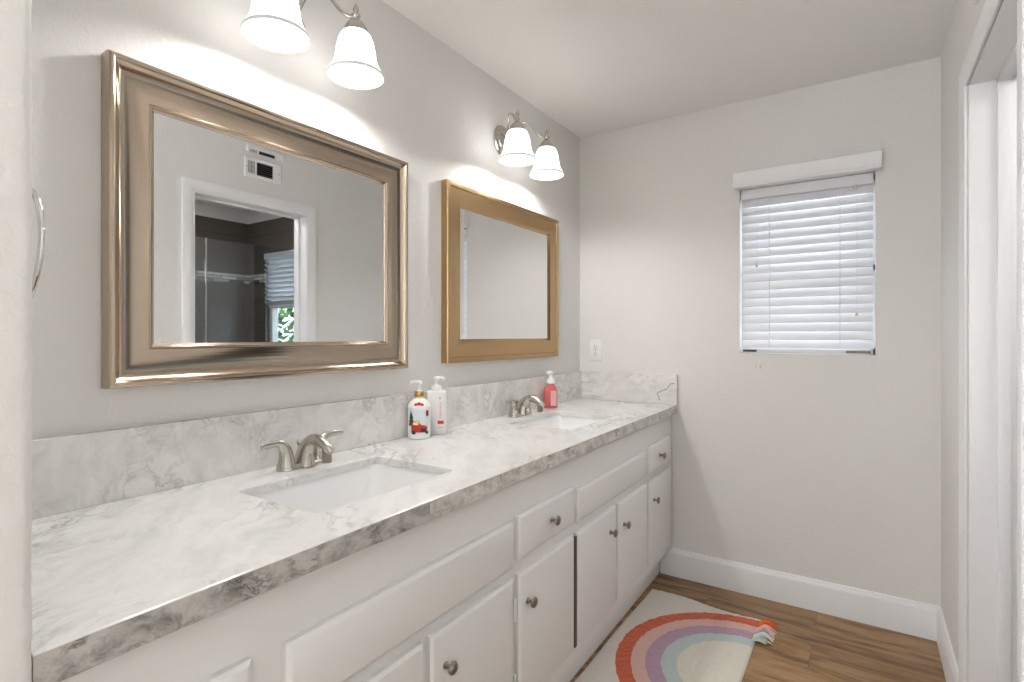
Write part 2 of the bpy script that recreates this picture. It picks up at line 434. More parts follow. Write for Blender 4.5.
for b in ((SWX0, SWX0+0.045, L+0.04, L+0.1, SWZ0, SWZ1), (SWX1-0.045, SWX1, L+0.04, L+0.1, SWZ0, SWZ1), (SWX0, SWX1, L+0.04, L+0.1, SWZ0, SWZ0+0.045), (SWX0, SWX1, L+0.04, L+0.1, SWZ1-0.045, SWZ1), (SWX0, SWX1, L+0.03, L+0.1, 1.53, 1.57)): box(bm, *b, bev=0.003)
w2 = struct('window_2', bm, m_trim)
build('window_pane', B((SWX0+0.03, SWX1-0.03, L+0.07, L+0.076, SWZ0+0.03, SWZ1-0.03)), m_pane, w2)
t = thing('shower_screen', 'clear glass shower screen with a slim metal edge, in the tiled room behind the doorway', 'shower screen', (2.60, 1.9, 0))
build('glass_panel', B((-0.004, 0.004, -0.9, 0.945, 0.05, 1.98)), m_screen, t)
build('bottom_rail', B((-0.012, 0.012, -0.9, 0.945, 0.0, 0.05), bev=0.002), m_nickel, t)
build('door_edge', B((-0.009, 0.009, 0.10, 0.112, 0.05, 1.98), bev=0.002), m_chrome, t)
bm = bmesh.new(); tube(bm, [(-0.004, 0.06, 0.95), (-0.045, 0.06, 0.97), (-0.05, 0.06, 1.1), (-0.045, 0.06, 1.23), (-0.004, 0.06, 1.25)], 0.009)
build('pull_handle', bm, m_chrome, t, sm=60)
# a blind over the upper half of the shower-room window, and a shrub outside it
t = thing('window_blind', 'white slatted blind over the upper half of the shower room window', 'blind', (0, 0, 0))
build('headrail', B((SWX0+0.03, SWX1-0.03, L-0.035, L+0.02, SWZ1-0.05, SWZ1), bev=0.004), m_blind, t)
me = None
for k in range(10):
    zc = SWZ1-0.075-0.042*k
    if me is None:
        bm = bmesh.new(); loft(bm, [[(x, -0.022, 0.016), (x, -0.023, 0.018), (x, 0.022, -0.013), (x, 0.023, -0.016)] for x in (SWX0+0.03, SWX1-0.03)], 0, True, True)
        s = build('slat', bm, m_blind, t, (0, L-0.012, zc)); me = s.data
    else:
        s = s.copy(); COL.objects.link(s); s.parent = t; s.location = (0, L-0.012, zc)
bm = bmesh.new()
for k in range(700):
    a, b_, r = random.uniform(0, 2*PI), random.uniform(-1, 1), random.uniform(0.75, 1.0)
    c = Vector((0.75*r*math.cos(a)*math.sqrt(1-b_*b_), 0.4*r*math.sin(a)*math.sqrt(1-b_*b_), 0.95+0.75*r*b_))
    u = Vector((random.uniform(-1, 1), random.uniform(-1, 1), random.uniform(-1, 1))).normalized(); v = u.orthogonal().normalized()
    q = [bm.verts.new(c+u*0.085), bm.verts.new(c+v*0.04), bm.verts.new(c-u*0.085), bm.verts.new(c-v*0.04)]
    bm.faces.new(q)
t = thing('garden_shrub', 'leafy green shrub outside the shower room window', 'shrub', (4.75, 4.1, 0.2))
build('foliage', bm, m_leaf, t)
bm = bmesh.new(); tube(bm, [(0, 0, 0), (0.02, 0, 0.4), (-0.02, 0.02, 0.9)], [0.04, 0.03, 0.02]); build('stem', bm, m_soil, t, sm=60)
g = struct('ground', B((-3, 7, L+0.16, 12, -0.1, 0.0)), m_soil)

# ------------------------------------------------------------------ vanity cabinet
FX = 0.5817; TILT = 0.0135
van = thing('vanity_cabinet', 'long white built-in vanity cabinet with overlay doors and small nickel knobs under the marble top', 'cabinet', (FX, 0, 0), TILT)
bm = bmesh.new()
CZ0, CZ1 = 0.147, 0.861
box(bm, -0.02, 0.0, SY1+0.002, L-0.003, CZ0, CZ1, bev=0.0015)
build('face_frame', bm, m_cab, van)
build('end_panel', B((-0.50, -0.021, L-0.028, L-0.004, CZ0, CZ1)), m_cab, van)
build('end_panel', B((-0.54, -0.021, SY1+0.003, SY1+0.022, CZ0, CZ1)), m_cab, van)
build('bottom_panel', B((-0.52, -0.021, SY1+0.024, L-0.03, CZ0, CZ0+0.018)), m_cab, van)
build('toe_kick', B((-0.080, -0.063, SY1+0.003, L-0.02, 0.0, CZ0-0.001)), m_cab, van)
def panel(name, y0, y1, z0, z1, th=0.018, bev=0.005):
    bm = bmesh.new(); r = 0.009
    lo = lambda x, i: [(x, y0+i, z0+i), (x, y1-i, z0+i), (x, y1-i, z1-i), (x, y0+i, z1-i)]
    loft(bm, [lo(0.0005, 0), lo(th-0.006, 0), lo(th-0.0045, 0.002), lo(th-0.001, 0.007), lo(th, 0.010)], 0, True, True)
    return build(name, bm, m_cab, van, sm=25)
kb = bmesh.new()
lathe(kb, [(0.0085, 0), (0.0085, 0.003), (0.0055, 0.006), (0.005, 0.014), (0.009, 0.017), (0.0145, 0.020), (0.0155, 0.0235), (0.013, 0.027), (0.006, 0.0292), (0.0015, 0.0298)], (0, 0, 0), 'x', 28)
bmesh.ops.recalc_face_normals(kb, faces=kb.faces); smooth(kb, 40)
KNOB = bpy.data.meshes.new('knob'); kb.to_mesh(KNOB); kb.free(); KNOB.materials.append(m_knob)
def knob(par, y, z, th=0.018):
    o = bpy.data.objects.new('knob', KNOB); COL.objects.link(o); o.parent = par; o.location = (th, y, z)
hb = bmesh.new()
lathe(hb, [(0.002, -0.034), (0.0045, -0.032), (0.0045, 0.032), (0.002, 0.034)], (0.012, 0, 0), 'z', 14)
box(hb, 0.0005, 0.004, -0.009, 0.009, -0.03, 0.03, bev=0.001)
box(hb, 0.004, 0.0165, -0.0025, 0.0025, -0.024, 0.024)
bmesh.ops.recalc_face_normals(hb, faces=hb.faces); smooth(hb, 40)
HINGE = bpy.data.meshes.new('hinge'); hb.to_mesh(HINGE); hb.free(); HINGE.materials.append(m_hinge)
HINGE_W = HINGE.copy(); HINGE_W.materials.clear(); HINGE_W.materials.append(m_cab)
def hinge(par, y, z, white=None):
    o = bpy.data.objects.new('hinge', HINGE if white is None else HINGE_W); COL.objects.link(o); o.parent = par; o.location = (0.0, y, z)
DB, DT = 0.205, 0.592
doors = [(0.225, 0.482, 'r', None), (0.545, 0.884, 'r', None), (0.908, 1.255, 'l', 'r'), (1.284, 1.640, 'l', 'r'), (1.664, 2.023, 'r', 'l'), (2.048, 2.402, 'l', None), (2.434, 2.782, 'l', None)]
for i, (y0, y1, ks, hs) in enumerate(doors):
    p = panel('door', y0, y1, DB, DT)
    ky = {1: y1-0.045, 2: y0+0.040, 3: y0+0.045}.get(i)
    knob(p, {0: y1-0.05, 1: y1-0.05, 2: 0.955, 3: 1.326, 4: 1.952, 5: 2.097, 6: 2.488}[i], {0: .5, 1: .5, 2: 0.507, 3: 0.503, 4: 0.508, 5: 0.497, 6: 0.497}[i])
    if hs == 'r':
        for z in (0.50, 0.285): hinge(p, y1+0.010, z, None if i == 3 else 1)
    if i == 3: build('dark_gap_strip', B((0.0005, 0.0165, y1+0.004, y1+0.019, DB+0.002, DT-0.008)), m_hinge, p)  # added dark strip, stands in for the shade in this door gap
for y0, y1, z0, z1, kn in ((0.225, 0.482, 0.632, 0.760, 0.36), (1.284, 1.640, 0.634, 0.760, 1.472), (2.434, 2.782, 0.628, 0.755, 2.585)):
    p = panel('drawer', y0, y1, z0, z1); knob(p, kn, (z0+z1)/2)
panel('false_drawer_front', 0.545, 1.255, 0.622, 0.752)
panel('false_drawer_front', 1.672, 2.385, 0.628, 0.742)

# ------------------------------------------------------------------ countertop with two sink cut-outs
CT = 0.908; TH = 0.045; TS = 0.021
def cfx(y): return 0.607-0.0135*(y-0.2086)
S1 = (0.165, 0.468, 0.695, 1.135); S2 = (0.150, 0.450, 1.862, 2.292)
ct = thing('countertop', 'long white and grey veined marble countertop with two sink cutouts and low backsplash', 'countertop', (0, 0, 0))
bm = bmesh.new()
y0, y1 = SY1+0.0008, L-0.001
outer = [(0.001, y0), (cfx(y0), y0), (cfx(0.89), 0.89), (cfx(y1), y1), (0.001, y1)]
def ring_edges(pts, z):
    vs = [bm.verts.new((x, y, z)) for x, y in pts]
    for a, b in zip(vs, vs[1:]+vs[:1]): bm.edges.new((a, b))
for pts in (outer, rrect(*S1, 0.022), rrect(*S2, 0.022)): ring_edges(pts, CT)
bmesh.ops.triangle_fill(bm, use_beauty=True, use_dissolve=False, edges=bm.edges[:])
bad = [f for f in bm.faces if any(x0+0.004 < f.calc_center_median().x < x1-0.004 and ya+0.004 < f.calc_center_median().y < yb-0.004 for x0, x1, ya, yb in (S1, S2)) and all(min(abs(v.co.x-0), 1) > 0.05 and v.co.x < 0.5 for v in f.verts)
       and (all(S1[2]-0.001 <= v.co.y <= S1[3]+0.001 for v in f.verts) or all(S2[2]-0.001 <= v.co.y <= S2[3]+0.001 for v in f.verts))]
bmesh.ops.delete(bm, geom=bad, context='FACES_ONLY')
ex = bmesh.ops.extrude_face_region(bm, geom=bm.faces[:])
for v in [g for g in ex['geom'] if isinstance(g, bmesh.types.BMVert)]: v.co.z -= TS
bmesh.ops.recalc_face_normals(bm, faces=bm.faces)
for f in bm.faces:
    c = f.calc_center_median()
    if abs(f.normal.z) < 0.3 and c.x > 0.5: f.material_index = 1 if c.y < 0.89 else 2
es = [e for e in bm.edges if all(abs(v.co.z-CT) < 1e-5 for v in e.verts) and any(abs(f.normal.z) < 0.3 for f in e.link_faces) and any(f.normal.z > 0.9 for f in e.link_faces)]
bmesh.ops.bevel(bm, geom=es, offset=0.0022, segments=2, affect='EDGES', profile=0.5, clamp_overlap=True)
build('slab', bm, [m_marble, m_edge, m_edge2], ct)
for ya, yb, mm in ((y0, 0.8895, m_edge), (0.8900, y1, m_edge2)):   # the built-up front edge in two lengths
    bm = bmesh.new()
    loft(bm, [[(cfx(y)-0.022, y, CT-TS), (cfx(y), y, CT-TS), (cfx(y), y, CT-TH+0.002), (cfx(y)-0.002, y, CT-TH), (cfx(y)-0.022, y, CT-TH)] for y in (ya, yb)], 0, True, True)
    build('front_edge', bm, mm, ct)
bm = B((0.001, 0.021, y0, L-0.002, CT+0.0003, 1.065), bev=0.0012)
build('backsplash', bm, m_splash, ct)
bm = B((0.0215, 0.574, L-0.021, L-0.001, CT+0.0003, 1.068), bev=0.0012)
# the dark squiggly vein near the free end
pts = [(0.562, 1.022), (0.545, 1.020), (0.528, 1.002), (0.522, 0.990), (0.505, 0.984), (0.492, 0.978), (0.476, 0.970), (0.468, 0.962), (0.474, 0.954), (0.480, 0.946), (0.478, 0.936), (0.486, 0.930)]
for (xa, za), (xb, zb) in zip(pts, pts[1:]):
    d = Vector((xb-xa, zb-za)).normalized().orthogonal()*random.uniform(0.0010, 0.0022)
    f = bm.faces.new([bm.verts.new((px, L-0.0213, pz)) for px, pz in ((xa-d.x, za-d.y), (xb-d.x, zb-d.y), (xb+d.x, zb+d.y), (xa+d.x, za+d.y))]); f.material_index = 1
build('side_splash', bm, [m_splash, m_vein], ct)

# undermount sinks
def sink(S, label):
    cx, cy = (S[0]+S[1])/2, (S[2]+S[3])/2; zt = CT-TS-0.0008
    t = thing('sink', label, 'sink', (cx, cy, zt-0.135), 0, 'undermount sinks')
    hx, hy = (S[1]-S[0])/2+0.004, (S[3]-S[2])/2+0.004
    def lp(ix, iy, z, r): return [(x, y, z) for x, y in rrect(-hx+ix, hx-ix, -hy+iy, hy-iy, r)]
    h = 0.135
    bm = bmesh.new()
    loft(bm, [lp(-0.02, -0.02, h-0.012, 0.05), lp(-0.02, -0.02, h, 0.05), lp(0, 0, h, 0.032), lp(0.003, 0.003, h-0.006, 0.034), lp(0.010, 0.016, h-0.04, 0.04), lp(0.020, 0.040, h-0.085, 0.05), lp(0.030, 0.062, h-0.112, 0.055),
              lp(0.050, 0.085, h-0.124, 0.05), lp(0.09, 0.14, h-0.128, 0.03), lp(hx-0.022, hy-0.022, h-0.130, 0.018)], 0, False, True)
    b = build('basin', bm, m_porc, t, sm=50)
    sol = b.modifiers.new('thickness', 'SOLIDIFY'); sol.thickness = 0.006; sol.offset = -1
    bm = bmesh.new(); lathe(bm, [(0.022, 0.0), (0.022, 0.003), (0.019, 0.0045), (0.016, 0.0025), (0.004, 0.0035)], (0, 0, h-0.129), 'z', 28)
    build('drain', bm, m_chrome, t, sm=40)
sink(S1, 'white undermount sink near the tree-and-truck soap bottle, in the nearer half of the countertop')
sink(S2, 'white undermount sink beside the pink soap bottle, nearest the window wall')

# faucets (centre-set, two lever handles)
def faucet(loc, label):
    t = thing('faucet', label, 'faucet', loc, 0, 'two-handle faucets'); t.scale = (1, 1, 0.9)
    bm = bmesh.new()
    st = [[(x, y, z) for x, y in rrect(-0.026+i, 0.026-i, -0.078+i, 0.078-i, 0.0255-i)] for z, i in ((0, 0), (0.006, 0.0), (0.012, 0.003), (0.014, 0.007))]
    loft(bm, st, 0, True, True); build('base_plate', bm, m_nickel, t, sm=40)
    for s in (-1, 1):
        bm = bmesh.new()
        lathe(bm, [(0.0255, 0.010), (0.0245, 0.014), (0.0205, 0.030), (0.0195, 0.032)], (0, s*0.052, 0), 'z', 28)
        b = build('handle_base', bm, m_nickel, t, sm=40)
        bm = bmesh.new()
        tube(bm, [(0, s*0.052, 0.032), (0, s*0.053, 0.048), (0.001, s*0.057, 0.065), (0.002, s*0.068, 0.080), (0.004, s*0.086, 0.0855), (0.006, s*0.108, 0.0850), (0.008, s*0.130, 0.0825)],
             [0.0200, 0.0180, 0.0155, 0.0125, 0.0095, 0.0085, 0.0062], 18, ([1, 1, 1, 1, 1.1, 1.25, 1.3], [1, 1, 1, 0.9, 0.72, 0.62, 0.6]), up=Vector((1, 0, 0)))
        build('lever', bm, m_nickel, t, sm=50)
    bm = bmesh.new()
    tube(bm, [(0.004, 0, 0.008), (0.006, 0, 0.030), (0.012, 0, 0.055), (0.028, 0, 0.077), (0.052, 0, 0.090), (0.082, 0, 0.084), (0.106, 0, 0.071), (0.122, 0, 0.058)],
         [0.026, 0.0215, 0.0175, 0.0160, 0.0152, 0.0150, 0.0140, 0.0105], 20, ([1.35, 1.45, 1.5, 1.25, 1.1, 1.1, 1.05, 1.0], [1, 1, 0.95, 0.9, 0.85, 0.85, 0.9, 0.95]), up=Vector((0, 1, 0)))
    sp = build('spout', bm, m_nickel, t, sm=50)
    bm = bmesh.new(); lathe(bm, [(0.0118, 0.0), (0.0125, 0.003), (0.0125, 0.024), (0.0115, 0.040)], (0.104, 0, 0.026), 'z', 24)
    build('aerator', bm, m_knob, sp, sm=40)
    bm = bmesh.new(); lathe(bm, [(0.0028, 0.008), (0.0028, 0.062), (0.0055, 0.066), (0.0068, 0.072), (0.005, 0.078), (0.001, 0.080)], (-0.019, 0, 0), 'z', 16)
    build('lift_rod', bm, m_nickel, t, sm=40)
faucet((0.086, 0.931, CT+0.0003), 'brushed nickel two-handle faucet behind the sink below the champagne framed mirror')
faucet((0.080, 2.075, CT+0.0003), 'brushed nickel two-handle faucet next to the pink soap bottle')

# ------------------------------------------------------------------ mirrors
def mirror(y0, y1, z0, z1, mat, prof, label):
    t = thing('wall_mirror', label, 'mirror', (0.0, (y0+y1)/2, z0))
    hy, h = (y1-y0)/2, z1-z0
    bm = bmesh.new(); loops = []
    for (cy, cz, dy, dz) in ((-hy, 0, 1, 1), (hy, 0, -1, 1), (hy, h, -1, -1), (-hy, h, 1, -1), (-hy, 0, 1, 1)):
        loops.append([(x, cy+dy*u, cz+dz*u) for u, x in prof])
    loft(bm, loops); bmesh.ops.remove_doubles(bm, verts=bm.verts, dist=1e-6)
    build('frame', bm, mat, t, sm=28)
    wd = prof[-1][0]; gx = prof[-1][1]-0.001; bv = 0.024; up = 0.0225*bv
    a = [(-hy+wd-0.004, wd-0.004), (hy-wd+0.004, wd-0.004), (hy-wd+0.004, h-wd+0.004), (-hy+wd-0.004, h-wd+0.004)]
    b = [(-hy+wd+bv, wd+bv), (hy-wd-bv, wd+bv), (hy-wd-bv, h-wd-bv), (-hy+wd+bv, h-wd-bv)]
    bm = bmesh.new()
    va = [bm.verts.new((gx+up, p, q)) for p, q in a]; vb = [bm.verts.new((gx, p, q)) for p, q in b]
    bm.faces.new(vb)
    for k in range(4): bm.faces.new((va[k], va[(k+1) % 4], vb[(k+1) % 4], vb[k]))
    vc = [bm.verts.new((0.004, p, q)) for p, q in a]; bm.faces.new(vc)
    for k in range(4): bm.faces.new((va[k], va[(k+1) % 4], vc[(k+1) % 4], vc[k]))
    build('glass', bm, m_mirror, t)
P1 = [(0.0, 0.001), (0.0, 0.036), (0.0015, 0.0405), (0.005, 0.0430), (0.0095, 0.0432), (0.0125, 0.0415), (0.014, 0.0390), (0.022, 0.0315), (0.031, 0.0258), (0.041, 0.0224), (0.051, 0.0209), (0.061, 0.0208), (0.070, 0.0218), (0.078, 0.0236), (0.0845, 0.0257), (0.0855, 0.0271), (0.0875, 0.0281), (0.0905, 0.0277), (0.0925, 0.0255), (0.0935, 0.0220), (0.098, 0.0175)]
mirror(0.484, 1.393, 1.158, 1.893, m_champ, P1, 'rectangular wall mirror in a wide brushed champagne frame, above the nearer sink, reflecting a doorway')
P2 = [(0.0, 0.001), (0.0, 0.030), (0.003, 0.034), (0.012, 0.0355), (0.021, 0.0345), (0.023, 0.0310), (0.032, 0.0300), (0.045, 0.0285), (0.058, 0.0278), (0.070, 0.0280), (0.078, 0.0292), (0.082, 0.0295), (0.085, 0.0275), (0.089, 0.0235), (0.0955, 0.0195)]
mirror(1.616, 2.530, 1.165, 1.892, m_gold, P2, 'rectangular wall mirror in an antique gold frame, above the sink nearest the window wall')

# ------------------------------------------------------------------ sconces
def sconce(yc, zc, label):
    t = thing('wall_sconce', label, 'wall lamp', (0, yc, zc), 0, 'vanity sconces')
    bm = bmesh.new(); lathe(bm, [(0.072, 0.0005), (0.072, 0.006), (0.066, 0.012), (0.050, 0.014), (0.046, 0.020), (0.026, 0.026), (0.018, 0.034), (0.012, 0.040), (0.003, 0.043)], (0, 0, 0), 'x', 48)
    build('backplate', bm, m_nickel, t, sm=30)
    for s in (-1, 1):
        ys = s*0.126; X = 0.165
        bm = bmesh.new()
        tube(bm, [(0.030, s*0.004, -0.005), (0.044, s*0.016, 0.018), (0.056, s*0.034, 0.066), (0.078, s*0.054, 0.092), (0.108, s*0.076, 0.076), (0.140, s*0.100, 0.032), (X, ys-s*0.004, 0.020), (X+0.002, ys, 0.030)], 0.0055, 12)
        build('arm', bm, m_nickel, t, sm=60)
        bm = bmesh.new()
        lathe(bm, [(0.040, -0.030), (0.037, -0.024), (0.030, -0.006), (0.020, 0.008), (0.010, 0.014), (0.009, 0.020), (0.013, 0.025), (0.013, 0.029), (0.006, 0.034), (0.0075, 0.040), (0.009, 0.046), (0.006, 0.054), (0.0025, 0.062), (0.001, 0.066)], (X, ys, 0), 'z', 32)
        build('socket_cap', bm, m_nickel, t, sm=40)
        bm = bmesh.new()
        o = [(0.034, -0.022), (0.042, -0.032), (0.0495, -0.050), (0.0545, -0.075), (0.0575, -0.100), (0.0605, -0.120), (0.066, -0.138), (0.0735, -0.152), (0.079, -0.160), (0.081, -0.166), (0.0805, -0.170), (0.078, -0.171)]
        SK = 0.87
        i_ = [(0.075, -0.168), (0.071, -0.158), (0.062, -0.141), (0.0565, -0.120), (0.0535, -0.100), (0.0505, -0.075), (0.0455, -0.052), (0.038, -0.036), (0.031, -0.026)]
        lathe(bm, [(r_, -0.022+(z_+0.022)*SK) for r_, z_ in o+i_], (X, ys, 0), 'z', 48, cap=False)
        for f in bm.faces:
            c = f.calc_center_median()
            if c.z < -0.022-0.137*SK and math.hypot(c.x-X, c.y-ys) > 0.0735: f.material_index = 1
        build('shade', bm, [m_shade, m_rim], t, sm=60)
        bm = bmesh.new(); lathe(bm, [(0.012, -0.026), (0.014, -0.045), (0.024, -0.065), (0.028, -0.078), (0.026, -0.092), (0.018, -0.102), (0.004, -0.107)], (X, ys, 0), 'z', 24)
        b = build('bulb', bm, m_bulb, t, sm=60)
        l = bpy.data.lights.new('bulb_light', 'POINT'); l.energy = BULB_W; l.shadow_soft_size = 0.02; l.color = (1.0, 0.99, 0.97)
        lo = bpy.data.objects.new('bulb_light', l); COL.objects.link(lo); lo.parent = t; lo.location = (X, ys, -0.122)
sconce(0.924, 2.178, 'two-light nickel wall sconce with bell glass shades over the champagne framed mirror')
sconce(2.044, 2.172, 'two-light nickel wall sconce with bell glass shades over the gold framed mirror')

# ------------------------------------------------------------------ bottles on the counter
def on_cyl(bm, poly, r, mi, a0, n=6):
    """a flat 2-D outline (s along the surface in metres, z) wrapped on a cylinder of radius r, facing angle a0"""
    P = []
    for (s0, z0), (s1, z1) in zip(poly, poly[1:]+poly[:1]):
        for k in range(n): P.append((s0+(s1-s0)*k/n, z0+(z1-z0)*k/n))
    c = (sum(p[0] for p in P)/len(P), sum(p[1] for p in P)/len(P))
    def pt(s, z): a = a0+1.15*s/r; return (r*math.cos(a), r*math.sin(a), z)
    NR = 8
    rings = [[bm.verts.new(pt(p[0]+(c[0]-p[0])*q/NR, p[1]+(c[1]-p[1])*q/NR)) for p in P] for q in range(NR)]
    vc = bm.verts.new(pt(*c))
    for k in range(len(P)):
        j = (k+1) % len(P)
        for a, b in zip(rings, rings[1:]): bm.faces.new((a[k], a[j], b[j], b[k])).material_index = mi
        bm.faces.new((rings[-1][k], rings[-1][j], vc)).material_index = mi
def circ(cx, cz, r, n=12): return [(cx+r*math.cos(2*PI*k/n), cz+r*math.sin(2*PI*k/n)) for k in range(n)]
t = thing('soap_bottle', 'white round pump bottle printed with a red truck and a green fir tree, gold collar', 'soap bottle', (0.066, 1.421, CT+0.0003))
bm = bmesh.new(); R1 = 0.0405
lathe(bm, [(0.036, 0), (0.0395, 0.002), (0.0405, 0.006), (0.0392, 0.010), (0.0405, 0.015), (0.0405, 0.108), (0.0415, 0.112), (0.0402, 0.116), (0.036, 0.126), (0.026, 0.136), (0.0175, 0.141), (0.016, 0.146)], n=56)
build('body', bm, m_white_pl, t, sm=35)
A = math.atan2(-1.421, 1.402-0.066)  # the printed side faces the room
bm = bmesh.new(); r = R1+0.0003
on_cyl(bm, [(-0.037, 0.018), (0.037, 0.018), (0.037, 0.105), (-0.037, 0.105)], r, 0, A, 12)
r += 0.0003
# z order of the print: tree, truck body, windows, grille, wheels, tag, holly
for (zb, hw, zt) in ((0.048, 0.018, 0.072), (0.060, 0.014, 0.084), (0.074, 0.010, 0.101)): on_cyl(bm, [(-0.028-hw*0.7, zb), (-0.028+hw, zb), (-0.028, zt)], r+0.0001, 1, A)
r += 0.0003
on_cyl(bm, [(-0.026, 0.026), (0.024, 0.024), (0.027, 0.040), (0.022, 0.048), (0.006, 0.052), (-0.004, 0.064), (-0.022, 0.064), (-0.027, 0.050)], r, 2, A, 8)
r += 0.0003
on_cyl(bm, [(-0.020, 0.052), (-0.002, 0.051), (-0.006, 0.061), (-0.019, 0.061)], r, 3, A)
on_cyl(bm, [(-0.010, 0.060), (0.002, 0.056), (0.000, 0.066), (-0.008, 0.068)], r, 6, A)
on_cyl(bm, [(0.004, 0.026), (0.020, 0.026), (0.022, 0.038), (0.004, 0.040)], r, 4, A)
on_cyl(bm, circ(-0.018, 0.025, 0.0075), r, 4, A, 2); on_cyl(bm, circ(0.025, 0.024, 0.006), r, 4, A, 2)
on_cyl(bm, [(0.022, 0.080), (0.032, 0.082), (0.033, 0.098), (0.026, 0.104), (0.021, 0.096)], r, 5, A)
build('printed_picture', bm, [m_sky, m_green, m_red, m_cream, m_black, m_darkred, m_brass], t)
bm = bmesh.new()
for k, (s0, z0) in enumerate(((-0.011, 0.1215), (0.0, 0.1240), (0.010, 0.1205))):
    a = A+s0/0.035; sphere(bm, (0.0325*math.cos(a), 0.0325*math.sin(a), z0), 0.011, 0.75, 0.75, 0.62, 14)
build('shoulder_motif', bm, m_red, t, sm=60)
bm = bmesh.new(); lathe(bm, [(0.0165, 0.1455), (0.0175, 0.147), (0.0175, 0.164), (0.016, 0.166)], n=32); build('collar', bm, m_brass, t, sm=40)
def pump(t, z, yaw, h=0.038, ln=0.032, mat=m_white_pl):
    bm = bmesh.new()
    lathe(bm, [(0.0095, z), (0.009, z+0.004), (0.005, z+0.006), (0.005, z+h-0.010), (0.0085, z+h-0.007), (0.010, z+h-0.002), (0.009, z+h+0.003), (0.004, z+h+0.005)], n=20)
    c, s = math.cos(yaw), math.sin(yaw)
    tube(bm, [(0, 0, z+h), (c*ln*0.5, s*ln*0.5, z+h+0.001), (c*ln*0.85, s*ln*0.85, z+h-0.001), (c*ln, s*ln, z+h-0.006)], [0.0065, 0.0055, 0.0045, 0.0035], 12)
    return build('pump', bm, mat, t, sm=45)
pump(t, 0.165, math.atan2(-0.55, -0.83), 0.034, 0.032)

YL = math.atan2(1.55, -1.35)
t = thing('lotion_bottle', 'tall pale flat pump bottle with a vertical line of red print and a red block', 'lotion bottle', (0.0665, 1.513, CT+0.0003), math.atan2(-1.513, 1.342)+PI/2)
def flatbottle(bm, w, d, prof, r):
    loft(bm, [[(x, y, z) for x, y in rrect(-w*k, w*k, -d*k2, d*k2, min(r, d*k2*0.95, w*k*0.95), 5)] for z, k, k2 in prof], 0, True, True)
bm = bmesh.new(); flatbottle(bm, 0.037, 0.0235, [(0, .95, .92), (0.004, 1, 1), (0.150, 1, 1), (0.157, .96, .92), (0.161, .8, .75), (0.162, .4, .6)], 0.010)
build('body', bm, m_pale_pl, t, sm=40)
bm = bmesh.new()
yf = -0.0235-0.0004
box(bm, 0.004, 0.026, yf-0.0003, yf+0.001, 0.040, 0.052, mi=1)
zc = 0.062
for k in range(9):        # illegible vertical lettering
    hgt = (0.004, 0.0055, 0.0045, 0.0035, 0.0055, 0.004, 0.0055, 0.0045, 0.004)[k]
    box(bm, 0.012, 0.0132, yf-0.0003, yf+0.001, zc, zc+hgt, mi=0); box(bm, 0.0165, 0.0177, yf-0.0003, yf+0.001, zc, zc+hgt*0.8, mi=0)
    box(bm, 0.012, 0.0177, yf-0.0003, yf+0.001, zc+hgt*0.5*(k % 2), zc+hgt*0.5*(k % 2)+0.001, mi=0)
    zc += hgt+0.0022
box(bm, 0.006, 0.024, yf-0.0003, yf+0.001, 0.026, 0.0272, mi=2)
box(bm, 0.010, 0.016, yf-0.0003, yf+0.001, 0.132, 0.137, mi=2)
build('printed_label', bm, [m_redpale, m_red, m_knob], t)
bm = bmesh.new(); lathe(bm, [(0.0185, 0.1615), (0.0185, 0.178), (0.017, 0.180), (0.009, 0.181)], n=32); build('collar', bm, m_white_pl, t, sm=40)
pump(t, 0.180, 0.15, 0.028, 0.030)

t = thing('foam_soap_bottle', 'pink foaming hand soap bottle with a white pump, behind the sink nearest the window wall', 'soap bottle', (0.064, 2.388, CT+0.0003), math.atan2(-2.388, 1.338)+PI/2)
bm = bmesh.new(); flatbottle(bm, 0.034, 0.027, [(0, .92, .9), (0.004, 1, 1), (0.088, 1, 1), (0.098, .93, .93), (0.108, .72, .78), (0.116, .58, .68), (0.124, .56, .66)], 0.014)
build('body', bm, m_pinkliq, t, sm=40)
build('label', B((0.0, 0.028, -0.0276, -0.0268, 0.012, 0.088), bev=0.0002, seg=1), m_pinklab, t)
bm = bmesh.new(); lathe(bm, [(0.0215, 0.1235), (0.0215, 0.134), (0.019, 0.142), (0.012, 0.146), (0.011, 0.150), (0.009, 0.152), (0.0085, 0.168), (0.013, 0.174), (0.014, 0.180), (0.010, 0.184)], n=32)
tube(bm, [(0, 0, 0.178), (-0.010, -0.004, 0.178), (-0.020, -0.008, 0.175)], [0.009, 0.008, 0.006], 12)
build('pump', bm, m_white_pl, t, sm=45)

# ------------------------------------------------------------------ outlet, towel ring, vent
t = thing('wall_outlet', 'white duplex outlet cover plate on the wall above the side splash', 'outlet', (0.104, L, 1.191))
build('cover_plate', B((-0.037, 0.037, -0.006, -0.0004, -0.062, 0.062), bev=0.0025), m_white_pl, t, sm=40)
for s in (-1, 1):
    bm = bmesh.new(); lathe(bm, [(0.0165, -0.0062), (0.0165, -0.0078), (0.0155, -0.0083)], (0, 0, s*0.0215), 'y', 28)
    f = build('receptacle', bm, m_white_pl, t, sm=40)
    build('slots', B((-0.0075, -0.0052, -0.0092, -0.0078, s*0.0215, s*0.0215+0.009), (0.0052, 0.0075, -0.0092, -0.0078, s*0.0215, s*0.0215+0.007), (-0.0024, 0.0024, -0.0092, -0.0078, s*0.0215-0.0105, s*0.0215-0.006)), m_black, f)
bm = bmesh.new(); lathe(bm, [(0.0035, -0.0062), (0.0033, -0.0074), (0.001, -0.0078)], (0, 0, 0), 'y', 14); build('screw', bm, m_nickel, t)

